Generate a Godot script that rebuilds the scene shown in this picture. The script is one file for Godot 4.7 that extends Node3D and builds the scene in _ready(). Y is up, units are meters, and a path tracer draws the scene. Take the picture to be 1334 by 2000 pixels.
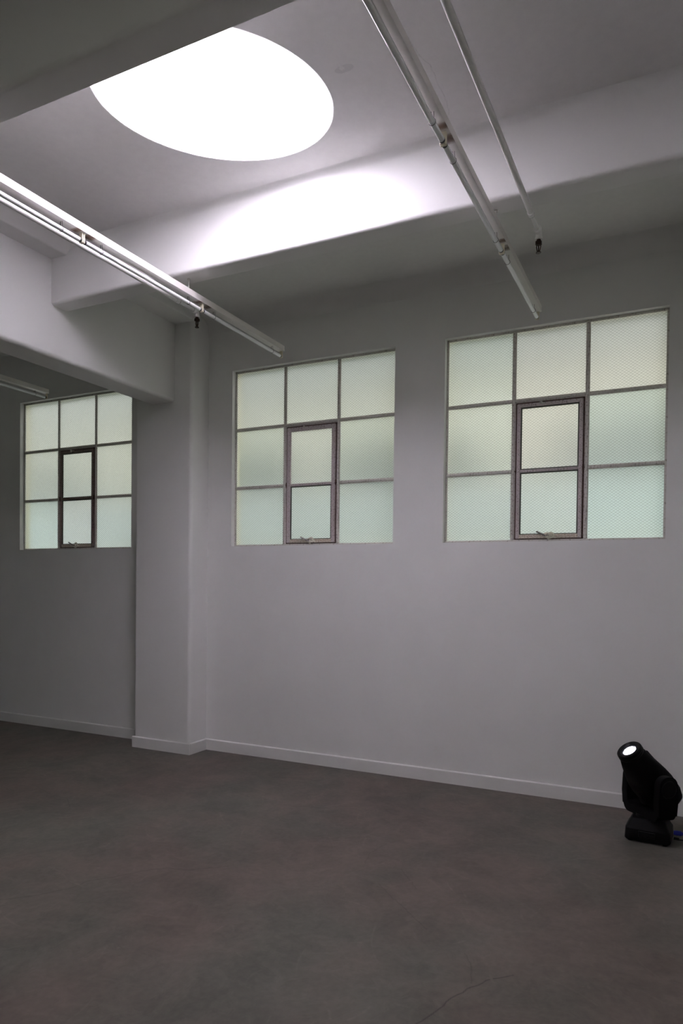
extends Node3D
# A white concrete loft lit by a moving-head spotlight that throws a disc on the ceiling.
# x runs along the window wall, z = 0 is the window wall's inner face, the room is at z > 0.

const EXPOSURE := 8.0
const SKY_LIGHT := 0.45
const SPOT_ENERGY := 89.0

const CEIL := 4.464
const SILL := 2.126
const HEAD := 3.918
const WINDOWS := [[-9.561, -7.776], [-7.303, -5.518], [-4.172, -2.387], [-1.913, -0.128], [1.217, 3.002]]
const REAR_WINDOWS := [[-1.913, -0.128], [1.217, 3.002]]
const LEFT := -10.4
const RIGHT := 3.6
const BACK := 9.2
const CX0 := -5.205
const CX1 := -4.470
const GX0 := -5.005
const GX1 := -4.69
const LENS := Vector3(-0.314, 0.631, 0.75)
const DISC := Vector3(-2.3752, 4.464, 2.646)
const SPOT_HALF_ANGLE := 6.46

var M := {}
var taken := {}

# ---------------------------------------------------------------- helpers
func numbered(called: String) -> String:
	if not taken.has(called):
		taken[called] = 0
		return called
	taken[called] += 1
	return "%s_%03d" % [called, taken[called]]

func st_new() -> SurfaceTool:
	var st := SurfaceTool.new()
	st.begin(Mesh.PRIMITIVE_TRIANGLES)
	return st

func tri(st: SurfaceTool, p: Array, n: Array, uv := []) -> void:
	var order := [0, 1, 2]
	var g: Vector3 = (p[2] - p[0]).cross(p[1] - p[0])
	if g.length_squared() < 1e-18:
		return
	if g.dot(n[0] + n[1] + n[2]) < 0.0:
		order = [0, 2, 1]
	for i in order:
		st.set_normal(n[i])
		st.set_uv(uv[i] if uv.size() == 3 else Vector2.ZERO)
		st.add_vertex(p[i])

func quad(st: SurfaceTool, a: Vector3, b: Vector3, c: Vector3, d: Vector3, n: Vector3, uv := []) -> void:
	tri(st, [a, b, c], [n, n, n], [uv[0], uv[1], uv[2]] if uv.size() == 4 else [])
	tri(st, [a, c, d], [n, n, n], [uv[0], uv[2], uv[3]] if uv.size() == 4 else [])

func quadn(st: SurfaceTool, p: Array, n: Array) -> void:
	tri(st, [p[0], p[1], p[2]], [n[0], n[1], n[2]])
	tri(st, [p[0], p[2], p[3]], [n[0], n[2], n[3]])

# a box from lo to hi with its edges chamfered by b
func box(st: SurfaceTool, lo: Vector3, hi: Vector3, b := 0.0, xf := Transform3D.IDENTITY) -> void:
	var c := (lo + hi) / 2.0
	var h := (hi - lo) / 2.0
	b = minf(b, minf(h.x, minf(h.y, h.z)) * 0.9)
	for ax in 3:
		for s in [-1.0, 1.0]:
			var u := (ax + 1) % 3
			var v := (ax + 2) % 3
			var p := []
			for k in [[-1, -1], [1, -1], [1, 1], [-1, 1]]:
				var q := Vector3.ZERO
				q[ax] = s * h[ax]
				q[u] = k[0] * (h[u] - b)
				q[v] = k[1] * (h[v] - b)
				p.append(xf * (c + q))
			var n := Vector3.ZERO
			n[ax] = s
			quad(st, p[0], p[1], p[2], p[3], (xf.basis * n).normalized())
	if b <= 0.0:
		return
	for ax in 3:
		var u := (ax + 1) % 3
		var v := (ax + 2) % 3
		for su in [-1.0, 1.0]:
			for sv in [-1.0, 1.0]:
				var p := []
				for k in [[-1.0, 0], [1.0, 0], [1.0, 1], [-1.0, 1]]:
					var q := Vector3.ZERO
					q[ax] = k[0] * (h[ax] - b)
					q[u] = su * (h[u] - (b if k[1] == 1 else 0.0))
					q[v] = sv * (h[v] - (b if k[1] == 0 else 0.0))
					p.append(xf * (c + q))
				var n := Vector3.ZERO
				n[u] = su
				n[v] = sv
				quad(st, p[0], p[1], p[2], p[3], (xf.basis * n).normalized())
	for sx in [-1.0, 1.0]:
		for sy in [-1.0, 1.0]:
			for sz in [-1.0, 1.0]:
				var s := Vector3(sx, sy, sz)
				var p := []
				for ax in 3:
					var q := s * (h - Vector3.ONE * b)
					q[ax] = s[ax] * h[ax]
					p.append(xf * (c + q))
				var n := (xf.basis * s).normalized()
				tri(st, p, [n, n, n])

# a 2D outline (u, v axes from o) pushed along w; shallow corners are smooth
func extrude(st: SurfaceTool, pts: PackedVector2Array, o: Vector3, u: Vector3, v: Vector3, w: Vector3) -> void:
	var count := pts.size()
	var ccw := not Geometry2D.is_polygon_clockwise(pts)
	var en := []
	for i in count:
		var e := (pts[(i + 1) % count] - pts[i]).normalized()
		en.append(Vector2(e.y, -e.x) if ccw else Vector2(-e.y, e.x))
	var un := u.normalized()
	var vn := v.normalized()
	for i in count:
		var j := (i + 1) % count
		var ni: Vector2 = en[i]
		var nj: Vector2 = en[i]
		var prev: Vector2 = en[(i + count - 1) % count]
		var next: Vector2 = en[j]
		if prev.dot(en[i]) > 0.82:
			ni = (prev + en[i]).normalized()
		if next.dot(en[i]) > 0.82:
			nj = (next + en[i]).normalized()
		var a := o + u * pts[i].x + v * pts[i].y
		var b := o + u * pts[j].x + v * pts[j].y
		var na := (un * ni.x + vn * ni.y).normalized()
		var nb := (un * nj.x + vn * nj.y).normalized()
		quadn(st, [a, b, b + w, a + w], [na, nb, nb, na])
	var t := Geometry2D.triangulate_polygon(pts)
	var wn := w.normalized()
	for i in range(0, t.size(), 3):
		var p := []
		for k in 3:
			p.append(o + u * pts[t[i + k]].x + v * pts[t[i + k]].y)
		tri(st, p, [-wn, -wn, -wn])
		tri(st, [p[0] + w, p[1] + w, p[2] + w], [wn, wn, wn])

# corners [x, y, radius] rounded into an outline
func rounded(corners: Array, seg := 6) -> PackedVector2Array:
	var out := PackedVector2Array()
	var n := corners.size()
	for i in n:
		var c := Vector2(corners[i][0], corners[i][1])
		var r: float = corners[i][2]
		if r <= 0.0:
			out.append(c)
			continue
		var a := (Vector2(corners[(i + n - 1) % n][0], corners[(i + n - 1) % n][1]) - c).normalized()
		var b := (Vector2(corners[(i + 1) % n][0], corners[(i + 1) % n][1]) - c).normalized()
		var half := a.angle_to(b) / 2.0
		var d := r / absf(tan(half))
		var p0 := c + a * d
		var p1 := c + b * d
		var o := c + (a + b).normalized() * (r / absf(sin(half)))
		var a0 := (p0 - o).angle()
		var sweep := (p0 - o).angle_to(p1 - o)
		for k in seg + 1:
			out.append(o + Vector2.from_angle(a0 + sweep * k / seg) * r)
	return out

func frame_of(dir: Vector3) -> Basis:
	var z := dir.normalized()
	var up := Vector3.UP if absf(z.y) < 0.95 else Vector3.RIGHT
	var x := up.cross(z).normalized()
	return Basis(x, z.cross(x), z)

# a round tube along a path
func tube(st: SurfaceTool, path: Array, r: float, sides := 12, caps := true) -> void:
	var n := path.size()
	var rings := []
	var norms := []
	var bs: Basis
	for i in n:
		var d: Vector3 = path[mini(i + 1, n - 1)] - path[maxi(i - 1, 0)]
		if i == 0:
			bs = frame_of(d)
		else:
			var z := d.normalized()
			var x := (bs.x - z * bs.x.dot(z)).normalized()
			bs = Basis(x, z.cross(x), z)
		var ring := []
		var nn := []
		for k in sides:
			var a := TAU * k / sides
			var v := bs.x * cos(a) + bs.y * sin(a)
			ring.append(path[i] + v * r)
			nn.append(v)
		rings.append(ring)
		norms.append(nn)
	for i in n - 1:
		for k in sides:
			var j := (k + 1) % sides
			quadn(st, [rings[i][k], rings[i][j], rings[i + 1][j], rings[i + 1][k]], [norms[i][k], norms[i][j], norms[i + 1][j], norms[i + 1][k]])
	if caps:
		for e in [[0, 1], [n - 1, n - 2]]:
			var cn: Vector3 = (path[e[0]] - path[e[1]]).normalized()
			for k in sides:
				tri(st, [path[e[0]], rings[e[0]][k], rings[e[0]][(k + 1) % sides]], [cn, cn, cn])

# sections [distance along axis, half width, half height, exponent] lofted; exponent 2 is round, larger is squarer
func loft(st: SurfaceTool, secs: Array, xf: Transform3D, sides := 28) -> void:
	var pts := []
	for s in secs:
		var ring := []
		for k in sides:
			var a := TAU * k / sides
			var e: float = 2.0 / s[3]
			ring.append(xf * Vector3(s[1] * signf(cos(a)) * pow(absf(cos(a)), e), s[2] * signf(sin(a)) * pow(absf(sin(a)), e) + (s[4] if s.size() > 4 else 0.0), s[0]))
		pts.append(ring)
	var n := pts.size()
	var fn := []
	for i in n - 1:
		var row := []
		for k in sides:
			var j := (k + 1) % sides
			var g: Vector3 = (pts[i][j] - pts[i][k]).cross(pts[i + 1][k] - pts[i][k])
			if g.length() < 1e-9:
				g = (pts[i + 1][j] - pts[i][j]).cross(pts[i + 1][k] - pts[i][j])
			row.append(g.normalized())
		fn.append(row)
	for i in n - 1:
		for k in sides:
			var j := (k + 1) % sides
			var corner := [[i, k], [i, j], [i + 1, j], [i + 1, k]]
			var nn := []
			var here: Vector3 = fn[i][k]
			for c in corner:
				var sum := Vector3.ZERO
				for di in [-1, 0]:
					for dk in [-1, 0]:
						var ii: int = c[0] + di
						var kk: int = (c[1] + dk + sides) % sides
						if ii >= 0 and ii < n - 1 and fn[ii][kk].dot(here) > 0.8:
							sum += fn[ii][kk]
				nn.append(sum.normalized() if sum.length() > 0.01 else here)
			quadn(st, [pts[i][k], pts[i][j], pts[i + 1][j], pts[i + 1][k]], nn)
	for e in [0, n - 1]:
		var c := Vector3.ZERO
		for p in pts[e]:
			c += p / sides
		var cn: Vector3 = xf.basis.z.normalized() * (-1.0 if e == 0 else 1.0)
		for k in sides:
			tri(st, [c, pts[e][k], pts[e][(k + 1) % sides]], [cn, cn, cn])

func obj(called: String, st: SurfaceTool, m: Material, parent: Node = self) -> MeshInstance3D:
	var o := MeshInstance3D.new()
	o.name = numbered(called) if parent == self else called
	o.mesh = st.commit()
	o.material_override = m
	parent.add_child(o, true)
	return o

func meshobj(called: String, mesh: Mesh, m: Material, parent: Node, at := Vector3.ZERO) -> MeshInstance3D:
	var o := MeshInstance3D.new()
	o.name = called
	o.mesh = mesh
	o.material_override = m
	o.position = at
	parent.add_child(o, true)
	return o

func tag(o: Node, label := "", category := "", group := "", kind := "") -> Node:
	for kv in [["label", label], ["category", category], ["group", group], ["kind", kind]]:
		if kv[1] != "":
			o.set_meta(kv[0], kv[1])
	return o

func thing(called: String, label: String, category: String, at := Vector3.ZERO, group := "", kind := "") -> Node3D:
	var o := Node3D.new()
	o.name = numbered(called)
	o.position = at
	add_child(o)
	tag(o, label, category, group, kind)
	return o

func copy_of(o: Node3D, at: Vector3, label: String) -> Node3D:
	var c: Node3D = o.duplicate()
	c.name = numbered(String(o.name))
	add_child(c)
	c.position = at
	c.set_meta("label", label)
	return c

# ---------------------------------------------------------------- materials
func plain(c: Color, rough := 0.6, metal := 0.0) -> StandardMaterial3D:
	var m := StandardMaterial3D.new()
	m.albedo_color = c
	m.roughness = rough
	m.metallic = metal
	return m

func noise_tex(freq: float, seed_: int, ramp: Array, oct := 4, size := 512) -> NoiseTexture2D:
	var f := FastNoiseLite.new()
	f.seed = seed_
	f.frequency = freq
	f.fractal_octaves = oct
	var t := NoiseTexture2D.new()
	t.noise = f
	t.width = size
	t.height = size
	t.seamless = true
	t.seamless_blend_skirt = 0.3
	if ramp.size():
		var g := Gradient.new()
		var offs := PackedFloat32Array()
		var cols := PackedColorArray()
		for r in ramp:
			offs.append(r[0])
			cols.append(r[1])
		g.offsets = offs
		g.colors = cols
		t.color_ramp = g
	return t

func textured(ramp: Array, freq: float, seed_: int, scale_: float, rough: float, relief := 0.0, oct := 4) -> StandardMaterial3D:
	var m := plain(Color.WHITE, rough)
	m.albedo_texture = noise_tex(freq, seed_, ramp, oct)
	m.uv1_triplanar = true
	m.uv1_world_triplanar = true
	m.uv1_scale = Vector3.ONE * scale_
	if relief > 0.0:
		m.heightmap_enabled = true
		m.heightmap_texture = noise_tex(freq, seed_ + 7, [], oct)
		m.heightmap_scale = relief
	return m

func draw_line(data: PackedFloat32Array, w: int, h: int, a: Vector2, b: Vector2, r: float, amount: float) -> void:
	var steps := int(a.distance_to(b) * 2.0) + 1
	for i in steps + 1:
		var p := a.lerp(b, float(i) / steps)
		for y in range(int(p.y - r - 1), int(p.y + r + 2)):
			for x in range(int(p.x - r - 1), int(p.x + r + 2)):
				if x < 0 or y < 0 or x >= w or y >= h:
					continue
				var d := Vector2(x, y).distance_to(p)
				if d < r + 0.5:
					var k := amount * clampf(r + 0.5 - d, 0.0, 1.0)
					data[y * w + x] = maxf(data[y * w + x], k) if amount > 0.0 else minf(data[y * w + x], k)

func grain(freq: float, seed_: int, w: int, h: int, oct := 4, warp := 0.0, warp_freq := 0.01) -> PackedByteArray:
	var f := FastNoiseLite.new()
	f.seed = seed_
	f.frequency = freq
	f.fractal_octaves = oct
	if warp > 0.0:
		f.domain_warp_enabled = true
		f.domain_warp_amplitude = warp
		f.domain_warp_frequency = warp_freq
	var im := f.get_image(w, h)
	im.convert(Image.FORMAT_L8)
	return im.get_data()

# the trowelled concrete: patches of grey-green and red-brown, strokes of the trowel, hairline cracks
const FLOOR_X0 := -8.2
const FLOOR_W := 9.216
const FLOOR_H := 4.608
func floor_material() -> StandardMaterial3D:
	var w := 2048
	var h := 1024
	var px := w / FLOOR_W
	var big := grain(0.0022, 11, w, h, 3, 60.0, 0.004)
	var mid := grain(0.007, 23, w, h, 5, 50.0, 0.006)
	var fine := grain(0.09, 31, w, h, 3)
	# strokes: ridges of noise swirled by a strong warp
	var fs := FastNoiseLite.new()
	fs.seed = 47
	fs.frequency = 0.012
	fs.fractal_type = FastNoiseLite.FRACTAL_RIDGED
	fs.fractal_octaves = 4
	fs.domain_warp_enabled = true
	fs.domain_warp_amplitude = 110.0
	fs.domain_warp_frequency = 0.005
	fs.domain_warp_fractal_octaves = 3
	var si := fs.get_image(w, h)
	si.convert(Image.FORMAT_L8)
	var stroke := si.get_data()
	var marks := PackedFloat32Array()
	marks.resize(w * h)
	var cracks := [
		[[-3.322, 3.343], [-3.203, 3.232], [-3.145, 3.137], [-3.093, 3.051], [-3.08, 2.943], [-2.992, 2.841], [-2.912, 2.703], [-2.804, 2.588], [-2.668, 2.552], [-2.487, 2.389]],
		[[-0.922, 3.317], [-0.863, 3.157], [-0.85, 3.087], [-0.808, 2.988], [-0.751, 2.889], [-0.654, 2.792]],
		[[-0.9, 2.713], [-0.839, 2.813], [-0.804, 2.94]],
		[[-1.757, 1.958], [-1.798, 1.782], [-1.768, 1.579]],
		[[-1.525, 1.929], [-1.439, 2.039], [-1.346, 2.156]],
		[[-1.566, 2.19], [-1.379, 2.365], [-1.135, 2.575]],
		[[-4.995, 1.736], [-4.657, 1.861], [-4.409, 1.891], [-4.232, 2.026]],
		[[-1.897, 0.581], [-1.979, 0.287]],
	]
	var rng := RandomNumberGenerator.new()
	rng.seed = 5
	for ci in cracks.size():
		var c: Array = cracks[ci]
		for i in c.size() - 1:
			var a := Vector2((c[i][0] - FLOOR_X0) * px, c[i][1] * px)
			var b := Vector2((c[i + 1][0] - FLOOR_X0) * px, c[i + 1][1] * px)
			var last := a
			var n := maxi(2, int(a.distance_to(b) / 6.0))
			for k in range(1, n + 1):
				var p := a.lerp(b, float(k) / n)
				if k < n:
					p += Vector2(rng.randf_range(-1.3, 1.3), rng.randf_range(-1.3, 1.3))
				draw_line(marks, w, h, last, p, 0.6, 0.55 if ci == 1 else (0.4 if ci == 0 else 0.26))
				last = p
	# pale trowel scuffs: short arcs
	for k in 420:
		var c := Vector2(rng.randf() * w, rng.randf() * h)
		var r := rng.randf_range(40.0, 160.0)
		var a0 := rng.randf() * TAU
		var sw := rng.randf_range(0.12, 0.6)
		var last := c
		for i in 9:
			var p := c + Vector2.from_angle(a0 + sw * i / 8.0) * r - Vector2.from_angle(a0) * r
			draw_line(marks, w, h, last, p, rng.randf_range(0.2, 1.4), -rng.randf_range(0.06, 0.20))
			last = p
	var out := PackedByteArray()
	out.resize(w * h * 3)
	var ca := Vector3(0.143, 0.136, 0.112)  # grey-green
	var cb := Vector3(0.148, 0.120, 0.100)  # red-brown
	for i in w * h:
		var t := clampf((big[i] / 255.0 - 0.5) * 1.7 + (mid[i] / 255.0 - 0.5) * 0.9 + 0.5, 0.0, 1.0)
		var c := ca.lerp(cb, t)
		var v := 0.68 + 0.38 * (mid[i] / 255.0) + 0.34 * (stroke[i] / 255.0 - 0.5) + 0.20 * (fine[i] / 255.0 - 0.3) + 0.16 * (big[(i + 7919) % (w * h)] / 255.0 - 0.5)
		v *= 1.0 - marks[i]
		c *= v
		var s := Color(c.x, c.y, c.z).linear_to_srgb()
		out[i * 3] = clampi(int(s.r * 255.0), 0, 255)
		out[i * 3 + 1] = clampi(int(s.g * 255.0), 0, 255)
		out[i * 3 + 2] = clampi(int(s.b * 255.0), 0, 255)
	var m := plain(Color.WHITE, 0.5)
	m.albedo_texture = ImageTexture.create_from_image(Image.create_from_data(w, h, false, Image.FORMAT_RGB8, out))
	m.metallic_specular = 0.4
	m.heightmap_enabled = true
	m.heightmap_texture = ImageTexture.create_from_image(Image.create_from_data(w, h, false, Image.FORMAT_L8, stroke))
	m.heightmap_scale = 0.15
	return m

# white ceiling paint with a smudge and a hairline crack
const CEIL_X0 := -3.6
const CEIL_W := 4.0
func ceiling_material() -> StandardMaterial3D:
	var w := 1024
	var px := w / CEIL_W
	var marks := PackedFloat32Array()
	marks.resize(w * w)
	var c := [[-1.279, 2.795], [-1.283, 2.677], [-1.271, 2.591], [-1.268, 2.506], [-1.236, 2.416], [-1.242, 2.233], [-1.241, 2.119], [-1.262, 2.008]]
	var rng := RandomNumberGenerator.new()
	rng.seed = 9
	for i in c.size() - 1:
		var a := Vector2((c[i][0] - CEIL_X0) * px, c[i][1] * px)
		var b := Vector2((c[i + 1][0] - CEIL_X0) * px, c[i + 1][1] * px)
		var last := a
		for k in range(1, 6):
			var p := a.lerp(b, k / 5.0) + Vector2(rng.randf_range(-0.8, 0.8), 0)
			draw_line(marks, w, w, last, p, 0.1, 0.22)
			last = p
	var n := grain(0.05, 77, w, w, 4)
	var sm := Vector2((-1.655 - CEIL_X0) * px, 2.586 * px)
	var out := PackedByteArray()
	out.resize(w * w * 3)
	for y in w:
		for x in w:
			var i := y * w + x
			var d := Vector2((x - sm.x) / 14.0, (y - sm.y) / 7.0).length()
			var k := 0.99 + 0.02 * (n[i] / 255.0 - 0.5) - marks[i]
			if d < 1.0 and n[i] > 90:
				k -= 0.05
			out[i * 3] = clampi(int(237.0 * k), 0, 255)
			out[i * 3 + 1] = clampi(int(236.0 * k), 0, 255)
			out[i * 3 + 2] = clampi(int(234.0 * k), 0, 255)
	var m := plain(Color.WHITE, 0.75)
	m.albedo_texture = ImageTexture.create_from_image(Image.create_from_data(w, w, false, Image.FORMAT_RGB8, out))
	return m

# grey channel enamel with brown scorch marks beside the lamp holders
func channel_material(joints: Array, length: float) -> StandardMaterial3D:
	var w := 1024
	var h := 16
	var n := grain(0.06, 91, w, h, 3)
	var out := PackedByteArray()
	out.resize(w * h * 3)
	for y in h:
		for x in w:
			var z := length * x / w
			var k := 0.0
			for j in joints:
				for o in [[-0.055, 0.045, 0.85], [0.045, 0.03, 0.75]]:
					var d: float = absf(z - j - o[0]) / o[1]
					if d < 1.0:
						k = maxf(k, o[2] * (1.0 - d * d) * clampf(n[y * w + x] / 150.0, 0.2, 1.0))
			var c := Color(0.90, 0.885, 0.86).lerp(Color(0.33, 0.22, 0.15), k)
			out[(y * w + x) * 3] = int(c.r * 255.0)
			out[(y * w + x) * 3 + 1] = int(c.g * 255.0)
			out[(y * w + x) * 3 + 2] = int(c.b * 255.0)
	var m := plain(Color.WHITE, 0.45)
	m.albedo_texture = ImageTexture.create_from_image(Image.create_from_data(w, h, false, Image.FORMAT_RGB8, out))
	return m

func make_materials() -> void:
	var white := Color(0.928, 0.925, 0.917)
	M.wall = textured([[0.0, white.darkened(0.02)], [1.0, white]], 0.01, 3, 0.35, 0.72, 0.0, 5)
	M.beam = plain(white, 0.72)
	M.ceiling = ceiling_material()
	M.baseboard = plain(Color(0.915, 0.91, 0.90), 0.5)
	M.floor = floor_material()
	M.cream = textured([[0.0, Color(0.80, 0.76, 0.60)], [1.0, Color(0.86, 0.82, 0.66)]], 0.02, 5, 0.7, 0.85)
	M.render = textured([[0.0, Color(0.67, 0.665, 0.615)], [1.0, Color(0.72, 0.715, 0.66)]], 0.02, 5, 0.7, 0.85)
	M.frame = textured([[0.0, Color(0.44, 0.36, 0.31)], [0.25, Color(0.66, 0.63, 0.60)], [0.36, Color(0.82, 0.805, 0.78)], [1.0, Color(0.86, 0.845, 0.82)]], 0.03, 6, 3.0, 0.5)
	M.sash = textured([[0.0, Color(0.34, 0.25, 0.21)], [0.25, Color(0.60, 0.55, 0.54)], [0.36, Color(0.78, 0.74, 0.74)], [1.0, Color(0.82, 0.78, 0.78)]], 0.03, 8, 4.0, 0.5)
	M.sash_dark = textured([[0.0, Color(0.26, 0.19, 0.16)], [0.4, Color(0.52, 0.46, 0.43)], [1.0, Color(0.64, 0.58, 0.55)]], 0.03, 9, 4.0, 0.55)
	M.rebate = textured([[0.0, Color(0.22, 0.14, 0.11)], [0.6, Color(0.38, 0.29, 0.26)], [1.0, Color(0.50, 0.41, 0.37)]], 0.03, 10, 4.0, 0.8)
	M.putty = textured([[0.0, Color(0.22, 0.24, 0.22)], [0.7, Color(0.38, 0.39, 0.36)], [1.0, Color(0.55, 0.55, 0.51)]], 0.04, 12, 6.0, 0.9)
	M.rust_rail = textured([[0.0, Color(0.38, 0.25, 0.16)], [0.28, Color(0.62, 0.52, 0.42)], [0.42, Color(0.80, 0.76, 0.70)], [1.0, Color(0.85, 0.82, 0.77)]], 0.03, 13, 5.0, 0.6)
	M.wire = plain(Color(0.30, 0.32, 0.31), 0.6)
	M.glass = []
	for c in [Color(0.965, 0.985, 0.988, 0.0), Color(0.950, 0.985, 0.975, 0.0), Color(0.985, 0.983, 0.985, 0.0), Color(0.920, 0.975, 0.985, 0.0)]:
		var g := plain(c, 0.30)
		g.refraction_enabled = true
		g.refraction_scale = 0.05
		g.backlight_enabled = true
		g.backlight = Color(0.70, 0.72, 0.715)
		M.glass.append(g)
	M.lever = plain(Color(0.78, 0.76, 0.73), 0.4)
	M.cord = plain(Color(0.86, 0.84, 0.78), 0.9)
	M.handle = plain(Color(0.55, 0.53, 0.52), 0.4, 0.6)
	M.tube = plain(Color(0.95, 0.95, 0.95), 0.25)
	M.tube_cap = plain(Color(0.30, 0.29, 0.28), 0.35, 0.7)
	M.holder = plain(Color(0.90, 0.87, 0.78), 0.5)
	M.clip = plain(Color(0.26, 0.24, 0.22), 0.5, 0.4)
	M.rod = plain(Color(0.80, 0.79, 0.76), 0.5)
	M.pipe = plain(Color(0.93, 0.925, 0.915), 0.45)
	M.pipe_joint = plain(Color(0.42, 0.40, 0.38), 0.6)
	M.brass = plain(Color(0.22, 0.13, 0.08), 0.4, 0.5)
	M.black = plain(Color(0.055, 0.055, 0.06), 0.6)
	M.black2 = plain(Color(0.075, 0.075, 0.08), 0.55)
	M.black_gloss = plain(Color(0.05, 0.05, 0.055), 0.35)
	for b in [M.black, M.black2, M.black_gloss]:
		b.metallic_specular = 0.25
	M.rubber = plain(Color(0.06, 0.06, 0.06), 0.85)
	M.blue = plain(Color(0.09, 0.13, 0.62), 0.4)
	M.chrome = plain(Color(0.8, 0.8, 0.8), 0.2, 1.0)
	var l := plain(Color(0.95, 0.95, 1.0), 0.3)
	l.emission_enabled = true
	l.emission = Color(0.93, 0.93, 1.0)
	l.emission_energy_multiplier = 3.0
	M.lens = l
	M.gutter = plain(Color(0.20, 0.25, 0.27), 0.6)
	M.leaf = plain(Color(0.17, 0.30, 0.22), 0.7)
	M.fence = plain(Color(0.67, 0.74, 0.785), 0.6)
	M.paving = plain(Color(0.76, 0.75, 0.72), 0.9)
	M.trunk = plain(Color(0.35, 0.28, 0.2), 0.9)
	M.grey_glass = plain(Color(0.30, 0.40, 0.40), 0.1)

# ---------------------------------------------------------------- the scene
func _ready() -> void:
	# camera: level shift lens, focal length 1357 px, principal point at (667, 1167) of 1334 x 2000
	var yaw := 0.456290
	var pitch := -0.0176907
	var roll := 0.0116077
	var f := Vector3(-sin(yaw), 0, -cos(yaw))
	var r := Vector3(cos(yaw), 0, -sin(yaw))
	var fwd := f * cos(pitch) + Vector3.UP * sin(pitch)
	var up := Vector3.UP * cos(pitch) - f * sin(pitch)
	var right := r * cos(roll) + up * sin(roll)
	var up2 := up * cos(roll) - r * sin(roll)
	var cam := Camera3D.new()
	cam.name = "camera"
	cam.projection = Camera3D.PROJECTION_FRUSTUM
	cam.near = 0.05
	cam.far = 200.0
	cam.size = 2000.0 / 1357.142 * cam.near
	cam.frustum_offset = Vector2(0.0, 167.096 / 1357.142 * cam.near)
	cam.transform = Transform3D(Basis(right, up2, -fwd), Vector3(0, 1.74, 5.9137))
	add_child(cam)
	cam.current = true

	var sky_m := ProceduralSkyMaterial.new()
	sky_m.sky_top_color = Color(0.97, 0.955, 0.93)
	sky_m.sky_horizon_color = Color(0.98, 0.96, 0.93)
	sky_m.ground_bottom_color = Color(0.5, 0.5, 0.48)
	sky_m.ground_horizon_color = Color(0.6, 0.6, 0.58)
	sky_m.energy_multiplier = SKY_LIGHT
	var sky := Sky.new()
	sky.sky_material = sky_m
	var env := Environment.new()
	env.background_mode = Environment.BG_SKY
	env.sky = sky
	env.tonemap_mode = Environment.TONE_MAPPER_LINEAR
	env.tonemap_exposure = EXPOSURE
	env.sdfgi_enabled = true
	env.ssao_enabled = true
	env.ssil_enabled = true
	var we := WorldEnvironment.new()
	we.name = "environment"
	we.environment = env
	add_child(we)

	make_materials()
	build_shell()
	build_windows()
	build_rear_windows()
	build_outside()
	build_fluorescents()
	build_pipes()
	build_moving_head()
	build_cables()

func structure(called: String, st: SurfaceTool, m: Material, label := "", category := "") -> MeshInstance3D:
	var o := obj(called, st, m)
	tag(o, label, category, "", "structure")
	return o

func pierced(st: SurfaceTool, openings: Array, z0: float, z1: float, y0: float, y1: float) -> void:
	var xs := [LEFT - 0.2]
	for w in openings:
		xs.append(w[0])
		xs.append(w[1])
	xs.append(RIGHT + 0.2)
	for i in xs.size() - 1:
		if i % 2 == 0:
			box(st, Vector3(xs[i], y0, z0), Vector3(xs[i + 1], y1, z1))
		else:
			box(st, Vector3(xs[i], y0, z0), Vector3(xs[i + 1], SILL, z1))
			box(st, Vector3(xs[i], HEAD, z0), Vector3(xs[i + 1], y1, z1))

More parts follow.
